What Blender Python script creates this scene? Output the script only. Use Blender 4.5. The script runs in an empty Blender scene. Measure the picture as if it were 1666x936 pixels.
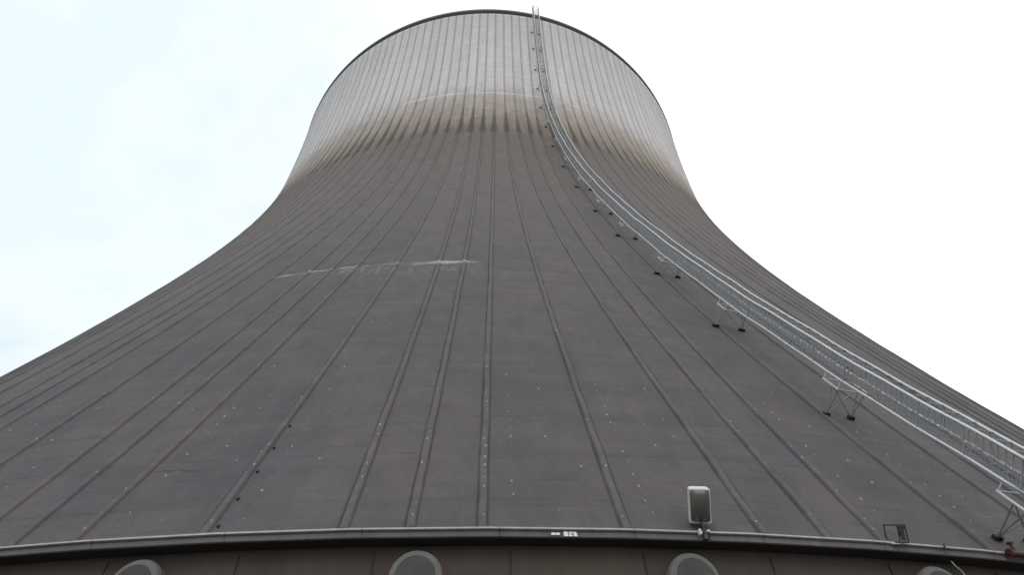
import bpy, bmesh, math, random
from math import sin, cos, radians, exp, sqrt, hypot, pi
from mathutils import Vector, Matrix
random.seed(11)
scene = bpy.context.scene
COL = scene.collection

# ------------------------------------------------------------------ camera
EYE = 1.6                      # eye height above the ground
ZR = EYE + 4.868               # height of the ring at the foot of the shell
DIST = 60.214                  # camera to tower axis
pitch, yaw, roll = 0.83585, 0.05522, -0.02524
fw = Vector((sin(yaw)*cos(pitch), cos(yaw)*cos(pitch), sin(pitch)))
rt0 = Vector((cos(yaw), -sin(yaw), 0)); up0 = rt0.cross(fw)
rt = cos(roll)*rt0 + sin(roll)*up0
up = -sin(roll)*rt0 + cos(roll)*up0
cam_d = bpy.data.cameras.new('camera'); cam = bpy.data.objects.new('camera', cam_d); COL.objects.link(cam)
M = Matrix((rt, up, -fw)).transposed().to_4x4(); M.translation = Vector((0, -DIST, EYE))
cam.matrix_world = M
cam_d.sensor_width = 36; cam_d.lens = 36*945.32/1666
cam_d.clip_start = .1; cam_d.clip_end = 6000
scene.camera = cam
scene.render.resolution_x = 1024; scene.render.resolution_y = 576
scene.view_settings.view_transform = 'Standard'; scene.view_settings.look = 'None'
scene.view_settings.exposure = 0; scene.view_settings.gamma = 1

# ------------------------------------------------------------------ node helper
class NT:
    def __init__(s, tree): s.t = tree; s.n = tree.nodes; s.l = tree.links
    def put(s, sock, v):
        if isinstance(v, bpy.types.NodeSocket): s.l.new(v, sock)
        elif v is not None:
            try: sock.default_value = v
            except Exception: sock.default_value = (*v, 1)
    def m(s, op, a, b=None, c=None, clamp=False):
        n = s.n.new('ShaderNodeMath'); n.operation = op; n.use_clamp = clamp
        for i, v in enumerate((a, b, c)): s.put(n.inputs[i], v)
        return n.outputs[0]
    def ss(s, v, a, b, lo=0., hi=1.):
        n = s.n.new('ShaderNodeMapRange'); n.interpolation_type = 'SMOOTHSTEP'
        for i, q in enumerate((v, a, b, lo, hi)): s.put(n.inputs[i], q)
        return n.outputs[0]
    def mix(s, f, a, b, mode='MIX'):
        n = s.n.new('ShaderNodeMix'); n.data_type = 'RGBA'; n.blend_type = mode
        s.put(n.inputs[0], f)
        for k, v in ((6, a), (7, b)):
            s.put(n.inputs[k], v if isinstance(v, bpy.types.NodeSocket) else (*v[:3], 1))
        return n.outputs[2]
    def gray(s, v):
        n = s.n.new('ShaderNodeCombineColor'); [s.put(n.inputs[i], v) for i in range(3)]; return n.outputs[0]
    def noise(s, vec, scale, detail=4, rough=.55, dist=0):
        n = s.n.new('ShaderNodeTexNoise'); s.put(n.inputs['Vector'], vec)
        n.inputs['Scale'].default_value = scale; n.inputs['Detail'].default_value = detail
        n.inputs['Roughness'].default_value = rough; n.inputs['Distortion'].default_value = dist
        return n.outputs[0]
    def vec(s, x, y, z):
        n = s.n.new('ShaderNodeCombineXYZ'); [s.put(n.inputs[i], v) for i, v in enumerate((x, y, z))]; return n.outputs[0]
    def obj(s):
        return s.n.new('ShaderNodeTexCoord').outputs['Object']
    def scale(s, v, k):
        n = s.n.new('ShaderNodeVectorMath'); n.operation = 'MULTIPLY'; s.put(n.inputs[0], v); n.inputs[1].default_value = k; return n.outputs[0]

def material(name):
    m = bpy.data.materials.new(name); m.use_nodes = True
    t = NT(m.node_tree); b = m.node_tree.nodes['Principled BSDF']
    return m, t, b

# ------------------------------------------------------------------ sky and sun
SUN_EL, SUN_AZ = radians(42), radians(195)      # azimuth measured clockwise from +Y: behind the camera
w = bpy.data.worlds.new('World'); scene.world = w; w.use_nodes = True
T = NT(w.node_tree); bg = w.node_tree.nodes['Background']
sky = T.n.new('ShaderNodeTexSky'); sky.sky_type = 'NISHITA'; sky.sun_disc = False
sky.sun_elevation = SUN_EL; sky.sun_rotation = SUN_AZ; sky.air_density = 1; sky.dust_density = 2.5
gen = T.n.new('ShaderNodeTexCoord').outputs['Generated']
sep = T.n.new('ShaderNodeSeparateXYZ'); T.put(sep.inputs[0], gen)
n1 = T.noise(gen, 2.6, 5, .55, .3)
n2 = T.noise(gen, 6.0, 4, .5)
# overcast is thicker to the right (+X), thin with pale blue showing to the left
gap = T.m('MULTIPLY', T.ss(sep.outputs[0], .12, -.5), T.ss(T.m('ADD', n1, T.m('MULTIPLY', n2, .35)), .58, .86))
cloud = T.mix(T.ss(n2, .3, .7), (12.0, 12.2, 12.5), (14.6, 14.6, 14.6))
veil = T.mix(T.ss(sep.outputs[0], .05, -.30), cloud, T.mix(T.ss(T.m('ADD', T.m('MULTIPLY', n1, .7), T.m('MULTIPLY', n2, .3)), .43, .54), (8.55, 9.75, 10.6), (10.3, 10.7, 10.9)))
thin = T.mix(.80, sky.outputs[0], (6.9, 9.3, 10.4))
T.put(bg.inputs[0], T.mix(T.m('MULTIPLY', gap, .6), veil, thin)); bg.inputs[1].default_value = .1
sd = bpy.data.lights.new('sun', 'SUN'); sd.energy = .8; sd.angle = radians(25); sd.color = (1, .97, .93)
sun = bpy.data.objects.new('sun', sd); COL.objects.link(sun)
sdir = Vector((sin(SUN_AZ)*cos(SUN_EL), cos(SUN_AZ)*cos(SUN_EL), sin(SUN_EL)))
sun.rotation_euler = sdir.to_track_quat('Z', 'Y').to_euler(); sun.location = sdir*200

# ------------------------------------------------------------------ tower profile
A0, ZT, BL, BU, H = 32.638, 61.755, 53.211, 99.515, 85.25
def rad(z):
    b = BL if z < ZT else BU
    return A0*sqrt(1+((z-ZT)/b)**2)
def drad(z): return (rad(z+.01)-rad(z-.01))/.02
def gfac(z):
    if z >= ZT: return 1.
    return (1/rad(max(z, 0))-1/50)/(1/A0-1/50)
def pol(ph, r, z):             # azimuth in degrees from the side facing the camera
    a = radians(ph); return Vector((r*sin(a), -r*cos(a), ZR+z))
def frame(ph, z):              # point on the shell, outward normal, tangent (right), uphill direction
    a = radians(ph); e = Vector((sin(a), -cos(a), 0)); t = Vector((cos(a), sin(a), 0))
    rp = drad(z); q = hypot(1, rp)
    return pol(ph, rad(z), z), (e-Vector((0, 0, rp)))/q, t, (e*rp+Vector((0, 0, 1)))/q

# ------------------------------------------------------------------ mesh helpers
class MB:
    def __init__(s): s.v = []; s.f = []; s.uv = None
    def add(s, vs, fs):
        o = len(s.v); s.v += [tuple(q) for q in vs]; s.f += [tuple(i+o for i in f) for f in fs]
    def tube(s, pts, r, n=6, caps=True):
        pts = [Vector(q) for q in pts]; vs = []; fs = []
        ref = Vector((0, 0, 1))
        for i, q in enumerate(pts):
            d = (pts[min(i+1, len(pts)-1)]-pts[max(i-1, 0)]).normalized()
            if i == 0 and abs(d.dot(ref)) > .95: ref = Vector((1, 0, 0))
            x = (ref-d*ref.dot(d)).normalized(); y = d.cross(x)
            ref = x
            vs += [q+x*(r*cos(2*pi*k/n))+y*(r*sin(2*pi*k/n)) for k in range(n)]
        for i in range(len(pts)-1):
            for k in range(n):
                fs.append((i*n+k, i*n+(k+1) % n, (i+1)*n+(k+1) % n, (i+1)*n+k))
        if caps:
            fs.append(tuple(range(n))[::-1]); b = (len(pts)-1)*n; fs.append(tuple(b+k for k in range(n)))
        s.add(vs, fs)
    def box(s, c, x, y, z):    # centre and three half-axes
        c, x, y, z = map(Vector, (c, x, y, z))
        vs = [c+x*i+y*j+z*k for k in (-1, 1) for j in (-1, 1) for i in (-1, 1)]
        s.add(vs, [(0, 2, 3, 1), (4, 5, 7, 6), (0, 1, 5, 4), (2, 6, 7, 3), (0, 4, 6, 2), (1, 3, 7, 5)])
    def rbox(s, c, x, y, z, bev, seg=3):
        c, x, y, z = map(Vector, (c, x, y, z)); b = MB(); b.box(c, x, y, z)
        bm = bmesh.new(); vs = [bm.verts.new(q) for q in b.v]
        for f in b.f: bm.faces.new([vs[i] for i in f])
        bmesh.ops.bevel(bm, geom=bm.edges[:], offset=bev, segments=seg, affect='EDGES', profile=.5)
        bm.verts.index_update()
        s.add([q.co.copy() for q in bm.verts], [[q.index for q in f.verts] for f in bm.faces]); bm.free()
    def build(s, name, mat, parent=None, smooth=False):
        me = bpy.data.meshes.new(name); me.from_pydata(s.v, [], s.f)
        if s.uv:
            l = me.uv_layers.new(name='UVMap'); fl = []
            for p in s.f:
                for i in p: fl += s.uv[i]
            l.data.foreach_set('uv', fl)
        me.validate(); me.update()
        bm = bmesh.new(); bm.from_mesh(me); bmesh.ops.recalc_face_normals(bm, faces=bm.faces[:]); bm.to_mesh(me); bm.free()
        if smooth:
            me.polygons.foreach_set('use_smooth', [True]*len(me.polygons))
        me.materials.append(mat)
        o = bpy.data.objects.new(name, me); COL.objects.link(o)
        if parent: o.parent = parent; o.matrix_parent_inverse = parent.matrix_world.inverted()
        return o
def thing(name, label, cat, loc=(0, 0, 0), group=None):
    o = bpy.data.objects.new(name, None); COL.objects.link(o); o.location = loc; o.empty_display_size = .3
    o.matrix_world = Matrix.Translation(loc)
    o['label'] = label; o['category'] = cat
    if group: o['group'] = group
    return o

# ------------------------------------------------------------------ materials
def shell_material(is_rib):
    m, t, b = material('rib concrete' if is_rib else 'shell concrete')
    uv = t.n.new('ShaderNodeUVMap').outputs[0]; su = t.n.new('ShaderNodeSeparateXYZ'); t.put(su.inputs[0], uv)
    u, v = su.outputs[0], su.outputs[1]
    o = t.obj(); so = t.n.new('ShaderNodeSeparateXYZ'); t.put(so.inputs[0], o)
    ph = t.m('MULTIPLY', t.m('ARCTAN2', so.outputs[0], t.m('MULTIPLY', so.outputs[1], -1)), 180/pi)
    big = t.noise(o, .5, 4, .6, .4)
    mid = t.noise(o, .9, 4, .6)
    fine = t.noise(o, 9, 3, .6)
    run = t.noise(t.scale(o, (2.2, 2.2, .10)), 1.0, 4, .6)       # vertical runs
    lay = t.noise(t.scale(o, (.22, .22, 3.4)), 1.0, 4, .62)        # horizontal layers
    f = t.m('FRACT', u); d = t.m('MINIMUM', f, t.m('SUBTRACT', 1, f))
    bay = t.n.new('ShaderNodeTexWhiteNoise'); bay.noise_dimensions = '1D'; t.put(bay.inputs['W'], t.m('FLOOR', u))
    bayv = bay.outputs[0]
    vv = t.m('ADD', v, t.m('MULTIPLY', t.m('ADD', t.m('SUBTRACT', mid, .5), t.m('MULTIPLY', t.m('SUBTRACT', run, .5), 1.2)), 3.4))
    dark = t.mix(t.ss(big, .40, .60), (.099, .0885, .088), (.084, .0825, .087))
    dark = t.mix(t.ss(v, 2, 46), dark, (.136, .121, .116))
    c = t.mix(t.ss(vv, 45.0, 50.0), dark, (.21, .178, .150))
    c = t.mix(t.ss(vv, 48.5, 55.0), c, (.325, .285, .25))
    c = t.mix(t.ss(vv, 53.5, 62.5), c, (.55, .528, .53))
    c = t.mix(t.m('MULTIPLY', t.ss(v, 68, 84), .35), c, (.44, .42, .43))
    k = t.m('ADD', .82, t.m('MULTIPLY', run, .36))
    k = t.m('MULTIPLY', k, t.m('ADD', .84, t.m('MULTIPLY', lay, .32)))
    k = t.m('MULTIPLY', k, t.m('ADD', .86, t.m('MULTIPLY', mid, .28)))
    k = t.m('MULTIPLY', k, t.m('ADD', .86, t.m('MULTIPLY', fine, .28)))
    if not is_rib:
        k = t.m('MULTIPLY', k, t.m('ADD', .955, t.m('MULTIPLY', bayv, .09)))
        # lift joints
        fj = t.m('FRACT', t.m('DIVIDE', v, 1.42)); j = t.ss(t.m('ABSOLUTE', t.m('SUBTRACT', fj, .5)), .012, .03)
        k = t.m('MULTIPLY', k, t.m('SUBTRACT', 1, t.m('MULTIPLY', t.m('SUBTRACT', 1, j), t.m('MULTIPLY', t.ss(mid, .40, .66), .20))))
        fb = t.m('FRACT', t.m('DIVIDE', t.m('ADD', v, t.m('MULTIPLY', bayv, .9)), .71)); jb = t.ss(t.m('ABSOLUTE', t.m('SUBTRACT', fb, .5)), .02, .05)
        k = t.m('MULTIPLY', k, t.m('SUBTRACT', 1, t.m('MULTIPLY', t.m('SUBTRACT', 1, jb), t.m('MULTIPLY', t.ss(t.noise(o, .55, 3, .6), .46, .60), .13))))
        # darkening painted along the rib edges to strengthen the ribs' shading
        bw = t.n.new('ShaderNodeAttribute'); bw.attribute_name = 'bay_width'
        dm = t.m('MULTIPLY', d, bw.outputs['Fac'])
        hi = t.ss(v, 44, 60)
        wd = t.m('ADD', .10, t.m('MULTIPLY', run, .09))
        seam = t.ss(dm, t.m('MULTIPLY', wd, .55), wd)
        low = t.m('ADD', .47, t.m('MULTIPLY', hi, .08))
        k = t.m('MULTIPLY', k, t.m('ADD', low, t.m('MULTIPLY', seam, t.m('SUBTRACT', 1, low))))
        # tapering soot tongues that climb beside the ribs in the beige band
        top = t.m('ADD', 50.5, t.m('MULTIPLY', bayv, 6.5))
        tw = t.m('MAXIMUM', .001, t.m('MULTIPLY', t.m('SUBTRACT', top, v), .058))
        tong = t.m('MULTIPLY', t.ss(d, tw, t.m('MULTIPLY', tw, .25)), t.m('MULTIPLY', t.ss(v, 45.5, 47.5), t.ss(v, top, t.m('SUBTRACT', top, 2))))
        k = t.m('MULTIPLY', k, t.m('SUBTRACT', 1, t.m('MULTIPLY', tong, .48)))
    else:
        k = t.m('MULTIPLY', k, t.ss(v, 40, 58, 1.10, .80))
        k = t.m('MULTIPLY', k, t.m('ADD', .72, t.m('MULTIPLY', t.noise(o, 2.6, 5, .7), .56)))
        top = t.m('ADD', 50.5, t.m('MULTIPLY', bayv, 6.5))
        k = t.m('MULTIPLY', k, t.m('SUBTRACT', 1, t.m('MULTIPLY', t.m('MULTIPLY', t.ss(v, 45.5, 47.5), t.ss(v, top, t.m('SUBTRACT', top, 3.5))), .36)))
    c = t.mix(1, c, t.gray(k), 'MULTIPLY')
    # pale construction joint in the clean zone, pale scraped patch low down
    jag = t.m('MULTIPLY', t.m('SUBTRACT', t.noise(o, 1.4, 4, .6), .5), .5)
    def stripe(z0, hw, p0, p1, soft, thr):
        a = t.ss(t.m('ABSOLUTE', t.m('ADD', t.m('SUBTRACT', v, z0), jag)), hw, hw*.4)
        q = t.m('MULTIPLY', t.ss(ph, p0, p0+soft), t.ss(ph, p1, p1-soft))
        return t.m('MULTIPLY', t.m('MULTIPLY', a, q), t.ss(t.noise(o, .8, 3, .6), thr, thr+.14))
    c = t.mix(t.m('MULTIPLY', stripe(58.3, .22, -24, 24, 9, .34), .36), c, (.80, .78, .77))
    c = t.mix(t.m('MULTIPLY', stripe(15.85, .12, -14, -.3, 1.5, .42), .6), c, (.42, .40, .40))
    c = t.mix(t.m('MULTIPLY', stripe(15.75, .24, -5.2, -.6, 1.6, .25), .42), c, (.44, .42, .42))
    lime = t.m('MULTIPLY', t.m('MULTIPLY', t.ss(v, 13.2, 15.6), t.ss(v, 15.9, 15.7)), t.m('MULTIPLY', t.m('MULTIPLY', t.ss(ph, -12, -9), t.ss(ph, 0, -2)), t.ss(t.noise(t.scale(o, (3, 3, .08)), 1.0, 3, .6), .5, .7)))
    c = t.mix(t.m('MULTIPLY', lime, .22), c, (.36, .34, .33))
    c = t.mix(t.m('MULTIPLY', stripe(1.85, .03, -8.9, -6.6, .8, .30), .6), c, (.035, .028, .026))
    t.put(b.inputs['Base Color'], c); b.inputs['Roughness'].default_value = .88
    b.inputs['Specular IOR Level'].default_value = .25
    bp = t.n.new('ShaderNodeBump'); bp.inputs['Strength'].default_value = .35; bp.inputs['Distance'].default_value = .02
    t.put(bp.inputs['Height'], t.m('ADD', fine, t.m('MULTIPLY', lay, .6))); t.put(b.inputs['Normal'], bp.outputs[0])
    return m
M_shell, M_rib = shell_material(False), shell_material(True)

def plain(name, col, rough=.7, metal=0., var=.25, sc=4., spec=.4, stretch=(1, 1, 1)):
    m, t, b = material(name); o = t.scale(t.obj(), stretch)
    k = t.m('ADD', 1-var/2, t.m('MULTIPLY', t.noise(o, sc, 5, .6), var))
    k2 = t.m('ADD', 1-var/4, t.m('MULTIPLY', t.noise(o, sc*6, 3, .6), var/2))
    t.put(b.inputs['Base Color'], t.mix(1, col, t.gray(t.m('MULTIPLY', k, k2)), 'MULTIPLY'))
    b.inputs['Roughness'].default_value = rough; b.inputs['Metallic'].default_value = metal
    b.inputs['Specular IOR Level'].default_value = spec
    return m
def ring_material(name, col):
    m, t, b = material(name); o = t.obj(); so = t.n.new('ShaderNodeSeparateXYZ'); t.put(so.inputs[0], o)
    ph = t.m('MULTIPLY', t.m('ARCTAN2', so.outputs[0], t.m('MULTIPLY', so.outputs[1], -1)), 180/pi)
    jf = t.m('ABSOLUTE', t.m('SUBTRACT', t.m('FRACT', t.m('DIVIDE', t.m('ADD', ph, 1.13), 2.79)), .5))
    k = t.m('ADD', .62, t.m('MULTIPLY', t.ss(jf, .002, .010), .38))
    k = t.m('MULTIPLY', k, t.m('ADD', .70, t.m('MULTIPLY', t.noise(t.scale(o, (5, 5, .6)), 1.0, 5, .65), .60)))
    k = t.m('MULTIPLY', k, t.m('ADD', .80, t.m('MULTIPLY', t.noise(o, 1.1, 4, .6), .40)))
    k = t.m('MULTIPLY', k, t.m('ADD', .85, t.m('MULTIPLY', t.noise(o, 22, 3, .6), .30)))
    chip = t.ss(t.noise(o, 6.5, 4, .7), .66, .72)
    c = t.mix(1, col, t.gray(k), 'MULTIPLY'); c = t.mix(t.m('MULTIPLY', chip, .45), c, (.05, .05, .045))
    t.put(b.inputs['Base Color'], c); b.inputs['Roughness'].default_value = .8; b.inputs['Specular IOR Level'].default_value = .3
    return m
M_ring = ring_material('ring concrete', (.135, .122, .130))
M_lip = ring_material('lip concrete', (.42, .40, .41))
M_rim = plain('rim paint', (.075, .092, .09), .7, var=.3, sc=1)
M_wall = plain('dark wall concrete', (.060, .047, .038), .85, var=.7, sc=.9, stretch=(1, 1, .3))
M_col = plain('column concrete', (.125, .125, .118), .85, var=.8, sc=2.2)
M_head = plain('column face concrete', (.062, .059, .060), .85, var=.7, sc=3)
def steel(name, col, rough):
    m, t, b = material(name); o = t.obj()
    k = t.m('ADD', .72, t.m('MULTIPLY', t.noise(o, 5, 5, .7), .56))
    c = t.mix(1, col, t.gray(k), 'MULTIPLY')
    c = t.mix(t.m('MULTIPLY', t.ss(t.noise(o, 1.7, 5, .7), .60, .72), .45), c, (.15, .10, .07))
    t.put(b.inputs['Base Color'], c); b.inputs['Roughness'].default_value = rough; b.inputs['Metallic'].default_value = .3
    return m
M_galv = steel('galvanised steel', (.52, .53, .54), .5)
M_galv2 = steel('weathered galvanised steel', (.29, .305, .32), .55)
M_foot = plain('black rubber', (.018, .017, .018), .6, var=.3)
M_white = plain('white enamel', (.56, .56, .575), .4, var=.4, sc=10)
M_mark = plain('white stencil paint', (.75, .75, .78), .6, var=.2, sc=30)
M_black = plain('black steel', (.03, .03, .033), .5, var=.3)
M_red = plain('dark red paint', (.06, .010, .012), .5, var=.4, sc=5)
M_plug = plain('pale mortar', (.265, .258, .248), .8, var=.5, sc=20)
m, t, b = material('floodlight glass'); M_glass = m
t.put(b.inputs['Base Color'], t.mix(t.noise(t.obj(), 3, 3), (.045, .036, .028), (.06, .05, .042)))
b.inputs['Roughness'].default_value = .22; b.inputs['Specular IOR Level'].default_value = 1.0; b.inputs['IOR'].default_value = 1.8

# ------------------------------------------------------------------ ground
m, t, b = material('gravel yard'); o = t.obj()
c = t.mix(t.ss(t.noise(o, .05, 5), .4, .6), (.13, .125, .11), (.18, .17, .15))
c = t.mix(t.m('MULTIPLY', t.noise(o, 14, 3), .6), c, (.09, .088, .08))
t.put(b.inputs['Base Color'], c); b.inputs['Roughness'].default_value = .95
g = MB(); g.add([(-3000, -3000, 0), (3000, -3000, 0), (3000, 3000, 0), (-3000, 3000, 0)], [(0, 1, 2, 3)])
go = g.build('ground', m); go['kind'] = 'structure'

# ------------------------------------------------------------------ cooling tower
tower = thing('cooling_tower', 'huge flared concrete cooling tower, dark grey below and pale around its ribbed throat', 'cooling tower')

# ribs: azimuth at the foot and at the throat; two wide bays alternate with two narrow ones
base = [-16.8, -13.9, -11.29, -10.04, -8.62, -5.83, -2.95, -1.58, -.1, 2.92, 5.92, 7.4, 8.72, 11.5, 14.2]
top = [-15.25, -13.3, -11.4, -9.45, -7.5, -5.55, -3.62, -1.72, .24, 2.2, 4.13, 6.05, 7.95, 9.9, 11.85]
ribs = list(zip(base, top))
pat = [1.31, 1.31, 2.78, 2.78]
x, y, i = base[-1], top[-1], 0
while x+pat[i % 4] < 178.5: x += pat[i % 4]; y += 2.045; i += 1; ribs.append((x, y))
x, y, i = base[0], top[0], 0
while x-pat[i % 4] > -178.5: x -= pat[i % 4]; y -= 2.045; i += 1; ribs.insert(0, (x, y))
NR = len(ribs)
def rib_phi(i, z):
    b_, t_ = ribs[i % NR]; p_ = b_+(t_-b_)*gfac(z)
    return p_+(360 if i >= NR else 0)

zs = [0]
while zs[-1] < H-.8: zs.append(zs[-1]+(.35 if zs[-1] < 4 else .75))
zs.append(H)
sh = MB(); sh.uv = []; BW = []
NC = 3
for i in range(NR):
    o0 = len(sh.v)
    for z in zs:
        p0, p1 = rib_phi(i, z), rib_phi(i+1, z)
        for k in range(NC+1):
            sh.v.append(tuple(pol(p0+(p1-p0)*k/NC, rad(z)-(.3 if z > H-.9 else 0), z))); sh.uv.append((i+k/NC*.9998+.0001, z)); BW.append(radians(p1-p0)*rad(z))
    for a in range(len(zs)-1):
        for k in range(NC):
            q = o0+a*(NC+1)+k; sh.f.append((q, q+1, q+NC+2, q+NC+1))
# inner face, about 35 cm inside
NI = 96; o0 = len(sh.v); zi = zs[::4]+[zs[-1]]
for z in zi:
    for k in range(NI+1): sh.v.append(tuple(pol(-180+360*k/NI, rad(z)-.4, z))); sh.uv.append((k+.5, z)); BW.append(1.)
for a in range(len(zi)-1):
    for k in range(NI):
        q = o0+a*(NI+1)+k; sh.f.append((q, q+NI+1, q+NI+2, q+1))
me = bpy.data.meshes.new('shell'); me.from_pydata(sh.v, [], sh.f)
l = me.uv_layers.new(name='UVMap'); fl = []
for p in sh.f:
    for q in p: fl += sh.uv[q]
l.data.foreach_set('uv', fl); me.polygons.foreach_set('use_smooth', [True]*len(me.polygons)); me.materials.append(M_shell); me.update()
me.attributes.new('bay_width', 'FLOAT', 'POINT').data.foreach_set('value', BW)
so = bpy.data.objects.new('shell', me); COL.objects.link(so); so.parent = tower

def rib_mesh(mb, i):
    # raised batten with bevelled flanks, fluctuating slightly like cast concrete
    prof = [(-.092, -.01), (-.070, .038), (-.045, .054), (.045, .054), (.070, .038), (.092, -.01)]
    o0 = len(mb.v); n = len(prof); zz = [-.045]+[q for q in zs if q <= H-.9]
    wob = random.random()*9
    for z in zz:
        P, N, Tn, U = frame(rib_phi(i, z), z)
        sc = 1.0-.42*max(0, min(1, (z-30)/25)); hs = 1.0-.35*max(0, min(1, (z-30)/25))
        wv = .006*sin(z*1.3+wob)+.004*sin(z*3.1+wob*2)+random.uniform(-.010, .010)
        for s_, h_ in prof:
            mb.v.append(tuple(P+Tn*(s_*sc+wv)+N*(h_*hs*(1+wv*14)))); mb.uv.append((i+.5, z))
    for a in range(len(zz)-1):
        for k in range(n-1):
            q = o0+a*n+k; mb.f.append((q, q+1, q+n+1, q+n))
    mb.f.append(tuple(o0+k for k in range(n))[::-1])
order = sorted(range(NR), key=lambda i: abs(ribs[i][0]-2))
for i in order[:99]:
    mb = MB(); mb.uv = []; rib_mesh(mb, i); mb.build('rib', M_rib, tower)
mb = MB(); mb.uv = []
for i in order[99:]: rib_mesh(mb, i)
far = mb.build('rib', M_rib, tower); far['kind'] = 'stuff'; far['label'] = 'remaining ribs round the far side of the shell'

def lathe(section, n, p0=-180, p1=180, closed=True):
    mb = MB(); k = len(section)
    for i in range(n+1):
        for r, z in section: mb.v.append(tuple(pol(p0+(p1-p0)*i/n, r, z)))
    for i in range(n):
        for a in range(k if closed else k-1):
            q = i*k; mb.f.append((q+a, q+(a+1) % k, q+k+(a+1) % k, q+k+a))
    return mb
rH = rad(H)
lathe([(rH-.9, H-.85), (rH-.22, H-.85), (rH+.03, H-.60), (rH+.03, H), (rH-.9, H)], 240).build('rim', M_rim, tower, True).data.polygons.foreach_set('use_smooth', [False]*(240*5))
# ring beam of short straight segments with a paler drip lip on top
NRING = 130
rb = lathe([(49.55, -.025), (50.085, -.05), (50.085, -.085), (50.055, -.10), (50.048, -.185), (50.03, -.196), (49.55, -.196)], NRING).build('ring_beam', M_ring, tower)
lip = lathe([(49.7, .04), (49.985, .012), (50.105, -.042), (50.105, -.070), (50.086, -.076), (49.7, -.024)], NRING).build('drip_lip', M_lip, rb)
lathe([(49.56, -.198), (50.026, -.198), (50.026, -.206), (49.56, -.206)], NRING).build('soffit', plain('painted-shade soffit', (.025, .023, .024), .9), rb)  # thin near-black strip: the shade under the ring put into the colour
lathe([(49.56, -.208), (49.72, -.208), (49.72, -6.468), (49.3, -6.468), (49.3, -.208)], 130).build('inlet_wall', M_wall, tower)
# vertical panel joints of the wall
mb = MB()
for k in range(-45, 46):
    ph = k*2.79+.5
    a = radians(ph); e = Vector((sin(a), -cos(a), 0)); tt = Vector((cos(a), sin(a), 0))
    mb.box(pol(ph, 49.723, -3.35), tt*.012, e*.008, Vector((0, 0, 3.05)))
mb.build('panel_joint', plain('joint grime', (.034, .028, .024), .9), tower)

# columns under the ring: round-headed piers with a pale chamfered edge
def arch(w_, z_top, z_bot, n=20):
    pts = [(-w_, z_bot)]
    for i in range(n+1):
        a = pi-pi*i/n; pts.append((w_*cos(a), z_top-w_+w_*sin(a)))
    pts.append((w_, z_bot)); return pts
def prism(mb, ph, rings):
    a = radians(ph); e = Vector((sin(a), -cos(a), 0)); tt = Vector((cos(a), sin(a), 0)); k = len(rings[0][0]); o0 = len(mb.v)
    for pts, r in rings:
        for s_, z in pts: mb.v.append(tuple(e*r+tt*s_+Vector((0, 0, ZR+z))))
    for j in range(len(rings)-1):
        for q in range(k):
            mb.f.append((o0+j*k+q, o0+j*k+(q+1) % k, o0+(j+1)*k+(q+1) % k, o0+(j+1)*k+q))
    mb.f.append(tuple(o0+q for q in range(k))[::-1]); mb.f.append(tuple(o0+(len(rings)-1)*k+q for q in range(k)))
for k in range(-16, 18):
    ph = -1.38+5.58*k
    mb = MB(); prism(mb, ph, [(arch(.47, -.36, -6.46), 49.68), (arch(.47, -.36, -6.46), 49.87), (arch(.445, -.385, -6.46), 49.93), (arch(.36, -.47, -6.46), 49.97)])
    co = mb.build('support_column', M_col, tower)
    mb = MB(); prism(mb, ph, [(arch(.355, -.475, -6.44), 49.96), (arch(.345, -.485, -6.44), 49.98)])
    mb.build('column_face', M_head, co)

# pale mortar plugs left in the tie holes of the formwork
mb = MB()
def plug(ph, z, n0=0., s0=0., r=.023):
    P, N, Tn, U = frame(ph, z); P = P+N*n0+Tn*s0
    n = 7; r *= random.choice((.45, .6, .8, 1, 1.3))*random.uniform(.85, 1.15); h = random.uniform(.006, .012)
    vs = [P+Tn*(r*cos(2*pi*k/n))+U*(1.5*r*sin(2*pi*k/n))-N*.004 for k in range(n)]+[P+Tn*(.6*r*cos(2*pi*k/n))+U*(.9*r*sin(2*pi*k/n))+N*h for k in range(n)]
    mb.add(vs, [(k, (k+1) % n, n+(k+1) % n, n+k) for k in range(n)]+[tuple(range(n, 2*n))])
for i in range(NR):
    b0, b1 = ribs[i][0], ribs[(i+1) % NR][0]
    if abs(b0) > 34: continue
    wide = b1-b0 > 2
    strength = random.choice((.95, .8, .45, .25))*(1 if abs(b0-1) < 8 else .55)
    z = .25
    while z < 9:
        if random.random() < strength*(1 if z < 3 else exp(-(z-3)/3.5)): plug(rib_phi(i, z), z, .053, random.choice((-.02, .02)))
        z += random.choice((.27, .38, .42))
    for fr, st, pr in ((.23, .37, .85), (.56, .75, .75), (.8, .75, .25)) if wide else ((.5, .8, .15),):
        z = .3+random.random()*.2
        while z < 10:
            pz = pr*(1 if z < 4 else exp(-(z-4)/2.5))
            if random.random() < pz:
                p0, p1 = rib_phi(i, z), rib_phi(i+1, z); plug(p0+(p1-p0)*(fr+random.uniform(-.012, .012)), z)
            z += st*random.uniform(.85, 1.15)
po = mb.build('mortar_plug', M_plug, tower); po['kind'] = 'stuff'; po['label'] = 'pale mortar plugs dotted over the lower shell'
# dark clamps of a down conductor beside one rib left of centre
for z in (.15, .85, 1.65, 2.45, 3.3):
    P, N, Tn, U = frame(-5.72, z); mb = MB(); mb.rbox(P+N*.026+Tn*.098, Tn*.022, N*.026, U*.034, .008, 1); mb.build('conductor_clamp', M_black, tower)

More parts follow.
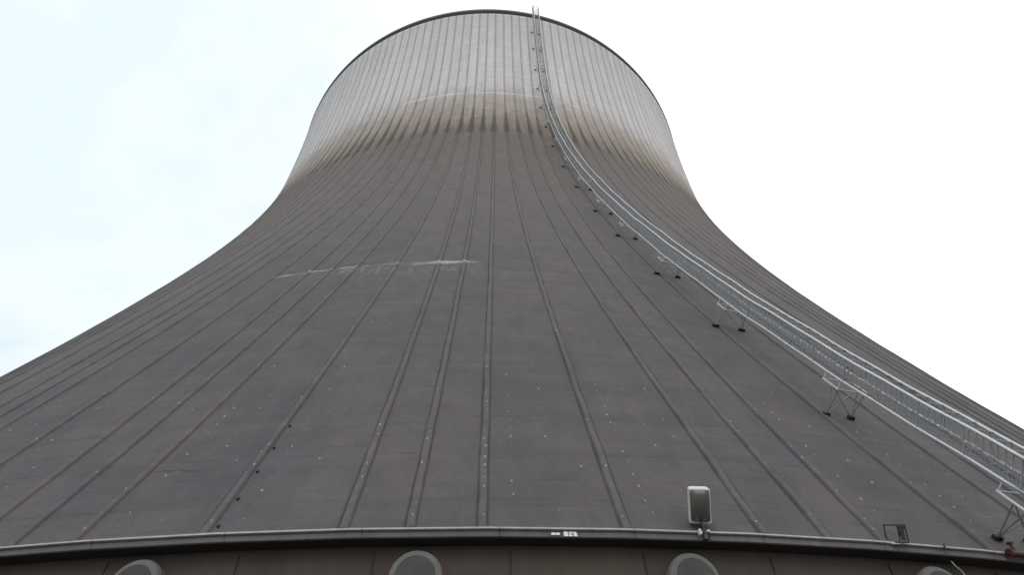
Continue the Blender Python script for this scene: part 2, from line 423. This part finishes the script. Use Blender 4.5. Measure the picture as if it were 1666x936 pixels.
# white stencilled marks on the fascia (too worn to read)
def decal(pts):                # pts in (arc metres, height) about azimuth 1.63
    mb = MB(); n = len(pts); o = []
    for rr in (50.048, 50.060):
        for s_, z in pts: o.append(pol(1.63+math.degrees(s_/50.05), rr, z))
    mb.add(o, [tuple(range(n))[::-1], tuple(range(n, 2*n))]+[(k, (k+1) % n, n+(k+1) % n, n+k) for k in range(n)])
    return mb
mk = MB()
def dadd(pts):
    d_ = decal(pts); mk.add(d_.v, d_.f)
def oval(cx, cz, a_, b_, n=12): return [(cx+a_*cos(2*pi*k/n), cz+b_*sin(2*pi*k/n)) for k in range(n)]
zc = -.145
dadd(oval(-.235, zc, .042, .026)); dadd(oval(-.155, zc, .040, .025))
mk.build('stencil_mark', M_mark, tower); mk = MB()
dadd([(-.045, zc-.042), (-.015, zc-.042), (.010, zc-.042), (.028, zc-.042), (.022, zc+.042), (-.052, zc+.042)])
dadd([(.04, zc-.04), (.115, zc-.04), (.112, zc-.012), (.04, zc-.012)]); dadd([(.04, zc-.005), (.10, zc-.005), (.10, zc+.012), (.04, zc+.012)])
dadd([(.042, zc+.02), (.12, zc+.02), (.12, zc+.04), (.042, zc+.04)])
dadd([(.135, zc-.04), (.20, zc-.04), (.178, zc+.04), (.125, zc+.04)])
mk.build('stencil_mark', M_mark, tower)

# ------------------------------------------------------------------ ladder gallery up the right flank
ladder = thing('access_ladder', 'long galvanised caged ladder climbing the right flank of the cooling tower to its rim', 'ladder', pol(12.1, 50, 0))
def lphi(z): return 12.1-2.2*gfac(min(z, 60))
def lad(z, n, s_):             # n: metres off the shell, s_: metres to the right of the ladder's centre line
    if z > H-1:                # straight on above the rim
        q = lad(H-1, n, s_); return q+Vector((0, 0, z-(H-1)))
    P, N, Tn, U = frame(lphi(z), z); return P+N*(n+(.012*sin(z*1.1)+.008*sin(z*2.7+s_*4) if n > .2 else 0))+Tn*(s_+.010*sin(z*1.7+1))
def off(n, z): return n+.45*exp(-z/8)-.25*max(0, min(1, (z-45)/20))
NB, NTOP, SW = .89, 1.49, .42
zl = [.02]
while zl[-1] < 86.4: zl.append(zl[-1]+.5)
def rail(name, n, s_, r, zend=86.4):
    mb = MB(); mb.tube([lad(z, off(n, z), s_) for z in zl if z <= zend], r, 6); return mb.build(name, M_galv, ladder, True)
rail('stringer', NB, -SW, .034); rail('stringer', NB+.02, SW, .030)
rail('handrail', NTOP, -SW, .038, 87.2); rail('handrail', NTOP-.05, SW*.84, .038, 87.2)
# rungs
zr = []; z = .15
while z < 85.5: zr.append(z); z += .30/hypot(1, drad(z))
def rung(mb, z):
    mb.tube([lad(z, off(NB+.03, z), -SW), lad(z, off(NB+.05, z), SW)], .012, 5)
for z in zr[:100]:
    mb = MB(); rung(mb, z); mb.build('rung', M_galv2, ladder)
mb = MB()
for z in zr[100:]: rung(mb, z)
o = mb.build('rung', M_galv2, ladder); o['kind'] = 'stuff'
# side panels of thin bars, with stouter posts
for s_, nt in ((-SW, NTOP), (SW, NTOP-.05)):
    sp = MB(); z = .1; i = 0
    while z < 85.8:
        st = (.085 if z < 30 else .16)/hypot(1, drad(z))*random.uniform(.8, 1.2)
        lean = .26+.04*(1 if i % 2 else -1)
        thick = i % 15 == 0
        sp.tube([lad(z, off(NB, z), s_), lad(z+lean, off(nt, z+lean), s_*(1 if s_ < 0 else .84))], (.022 if thick else .009)*(1 if s_ < 0 else .7), 5 if thick else 4, False)
        z += st; i += 1
    for q in (.5,):
        sp.tube([lad(z, off(NB+(nt-NB)*q, z), s_) for z in zl if z < 85], .007, 4)
    sp.build('side_panel', M_galv2, ladder)
# toe plates: short pale plates along the far stringer, each bolted on by itself
mb = MB(); z = .3; n_tp = 0
while z < 50:
    L_ = random.choice((.14, .2, .26))
    P0, P1 = lad(z, off(NB+.06, z), SW-.06), lad(z+L_*.9, off(NB+.06, z+L_*.9), SW-.06)
    P, N, Tn, U = frame(lphi(z), z); mb.box((P0+P1)/2, (P1-P0)/2, N*.026, Tn*.006)
    z += L_+random.choice((.12, .16, .22)); n_tp += 1
    if n_tp < 100: mb.build('toe_plate', M_galv, ladder); mb = MB()
o = mb.build('toe_plate', M_galv, ladder); o['kind'] = 'stuff'
# ties across the open face
mb = MB(); z = .2
while z < 86:
    mb.tube([lad(z, off(NTOP, z), -SW), lad(z+.10, off(NTOP-.05, z), SW*.84)], .016, 5)
    z += .42/hypot(1, drad(z))
mb.build('cage_tie', M_galv2, ladder)
# trestles
for z0 in (.35, 4.7, 10.5, 16.2, 22.1, 27.0, 32.6, 38.1, 43.8, 49.5, 55.2, 60.6, 66.2, 72.8, 78.3):
    fs = (.05, .85) if z0 < 1 else (-.40, .40) if z0 < 9 else (-.55, .55)
    hb = max(.30, off(NB, z0)-.24); dz = -.42 if z0 < 1 else 0
    up_ = 1/hypot(1, drad(z0)); z1, z2 = z0-.26*up_+.12+dz, z0+.40*up_+.12+dz
    sup = MB()
    for s_ in (-SW-.05, SW+.05):
        sup.tube([lad(z1, hb, s_), lad(z2, hb, s_)], .028, 6)
        for zq in (z1+.03, z2-.03): sup.tube([lad(zq, hb, s_), lad(zq+.05, off(NB, zq+.05), s_*.9)], .020, 5)
    for zq in (z1, z2): sup.tube([lad(zq, hb, -SW-.05), lad(zq, hb, SW+.05)], .022, 5)
    so_ = sup.build('support_frame', M_galv, ladder)
    for s_, sg in zip(fs, (-1, 1)):
        for zt_, st_ in ((z1+.05, sg*SW), ((z1+z2)/2, sg*SW), ((z1+z2)/2, -sg*SW)):
            lg = MB(); lg.tube([lad(z0, .05, s_), lad(zt_, hb, st_)], .017, 5); lg.build('leg', M_galv2, so_)
        P, N, Tn, U = frame(lphi(z0), z0); ft = MB(); w_ = .055 if z0 < 9 else .07
        for q in (-w_, w_): ft.rbox(P+Tn*(s_+q)+N*.05, Tn*(w_-.015), U*.06, N*.05, .015, 2)
        ft.box(P+Tn*s_+N*.05, Tn*w_, U*.03, N*.03)
        ft.build('foot', M_foot, so_)

# ------------------------------------------------------------------ fittings on the ring
def axes(ph, tilt):            # right, outward-facing normal tilted downward, up
    a = radians(ph); e = Vector((sin(a), -cos(a), 0)); tt = Vector((cos(a), sin(a), 0)); zz = Vector((0, 0, 1))
    return tt, e*cos(tilt)-zz*sin(tilt), zz*cos(tilt)+e*sin(tilt)
fp = 4.50
fl = thing('floodlight', 'pale tall box floodlight tilted downward on a short post at the ring edge', 'floodlight', pol(fp, 50.16, -.1))
X, F, U = axes(-13, radians(37))
X, U = X*cos(.13)-U*sin(.13), U*cos(.13)+X*sin(.13)
c0 = pol(fp, 50.26, .36)
mb = MB(); mb.rbox(c0-F*.085, X*.19, F*.095, U*.325, .055, 4); bod = mb.build('housing', M_white, fl, False)
mb = MB(); mb.rbox(c0+F*.015, X*.198, F*.028, U*.312, .026, 3); mb.build('front_frame', M_white, fl)
# bulging front glass
mb = MB(); nu, nv = 10, 16
for j in range(nv+1):
    for i in range(nu+1):
        a_, b_ = 2*i/nu-1, 2*j/nv-1
        mb.v.append(tuple(c0+X*(.172*a_)+U*(.286*b_)+F*(.036+.075*(1-b_*b_)*(1-.5*a_**4)+.012*(1-a_*a_))))
for j in range(nv):
    for i in range(nu): q = j*(nu+1)+i; mb.f.append((q, q+1, q+nu+2, q+nu+1))
o0 = len(mb.v); mb.v += [tuple(c0+X*(.172*a_)+U*(.286*b_)+F*.03) for a_, b_ in ((-1, -1), (1, -1), (1, 1), (-1, 1))]; mb.f.append((o0, o0+3, o0+2, o0+1))
gl = mb.build('glass', M_glass, fl, True)
mb = MB()
pb = pol(fp, 50.16, -.18)
mb.tube([pb, pol(fp, 50.2, .02), c0-U*.33-F*.05], .024, 8); mb.rbox(pb+Vector((0, 0, -.02)), X*.04, Vector(pol(fp, 1, -ZR))*.05, Vector((0, 0, .05)), .01, 1)
mb.build('post', M_black, fl)
mb = MB(); mb.tube([c0-U*.28-F*.17, c0-U*.42-F*.20+X*.03, pol(fp+.07, 50.13, .03), pol(fp+.12, 50.115, -.05), pol(fp+.13, 50.07, -.19)], .009, 6); mb.build('power_cord', M_black, fl, True)
mb = MB(); mb.rbox(pol(fp-.09, 50.14, -.10), X*.022, Vector(pol(fp, 1, -ZR))*.05, Vector((0, 0, .055)), .008, 1)
mb.rbox(pol(fp+.1, 50.13, -.07), X*.03, Vector(pol(fp, 1, -ZR))*.04, Vector((0, 0, .02)), .006, 1); mb.build('clamp', M_galv, fl)

fp = 8.95
lp = thing('framed_lamp', 'small dark lamp inside an open square wire frame on the ring edge', 'lamp', pol(fp, 50.12, -.1))
X, F, U = axes(-34, radians(18))
X, U = (X*cos(.24)-U*sin(.24))*1.05, (U*cos(.24)+X*sin(.24))*.93
c0 = pol(fp, 50.18, .085)
mb = MB(); hw = .165
for d_ in (0, .05):
    cc = c0-F*d_; q = [cc-X*hw-U*hw, cc+X*hw-U*hw, cc+X*hw+U*hw, cc-X*hw+U*hw]
    for k in range(4): mb.tube([q[k], q[(k+1) % 4]], .014, 6)
for sx in (-1, 1):
    for sz in (-1, 1): mb.tube([c0+X*hw*sx+U*hw*sz, c0+X*hw*sx+U*hw*sz-F*.05], .009, 6)
mb.tube([c0+X*.035-U*hw, c0+X*.045+U*hw], .012, 6)
mb.build('frame', M_black, lp)
mb = MB(); mb.tube([c0+X*.10-U*.13-F*.05, c0+X*.10+U*.09-F*.05], .036, 12); mb.rbox(c0+X*.10+U*.11-F*.05, X*.05, F*.035, U*.03, .01, 2)
mb.build('lamp_body', M_head, lp)
mb = MB(); mb.tube([c0+X*.055-U*.05-F*.03, c0+X*.06+U*.05-F*.03], .02, 8); mb.build('socket', M_black, lp)
mb = MB(); mb.rbox(c0-U*.20+F*.01-X*.06, X*.09, F*.05, U*.012, .006, 1); mb.build('base_plate', M_lip, lp)

X, F, U = axes(10.15, 0)
ck = thing('rail_cleat', 'tiny dark bent cleat standing on the ring edge right of the framed lamp', 'cleat', pol(10.15, 50.1, -.1))
mb = MB(); c0 = pol(10.13, 50.11, -.06); mb.tube([c0-U*.06-X*.01, c0+U*.03, c0+U*.07+X*.03], .016, 6); mb.build('hook', M_black, ck)
mb = MB(); mb.rbox(c0-U*.04, X*.035, F*.02, U*.02, .006, 1); mb.build('base_plate', M_black, ck)

vp = 12.05
rv = thing('red_hydrant_pipe', 'dark red pipe with an upright valve on the ring below the ladder foot', 'pipe', pol(vp, 50.15, -.1))
mb = MB(); mb.tube([pol(11.72+.1*k, 50.17, -.10) for k in range(16)], .055, 10); mb.build('pipe', M_red, rv, True)
mb = MB(); mb.tube([pol(11.72, 50.17, -.10), pol(11.78, 50.17, -.10)], .085, 12); mb.build('flange', M_red, rv)
mb = MB(); mb.tube([pol(11.93, 50.17, -.06), pol(11.93, 50.17, .10)], .032, 8); mb.rbox(pol(11.93, 50.17, .11), Vector((.05, 0, 0)), Vector((0, .05, 0)), Vector((0, 0, .018)), .008, 1); mb.build('valve', M_red, rv)

cb = MB(); cb.tube([pol(10.25, 49.98, -.28), pol(10.27, 49.99, -.36), pol(10.36, 50.0, -.48), pol(10.40, 50.0, -.9), pol(10.41, 50.0, -6.46)], .012, 6)
co = cb.build('cable', M_galv2); co['label'] = 'thin grey cable hanging beneath the ring beside the rightmost column'; co['category'] = 'cable'
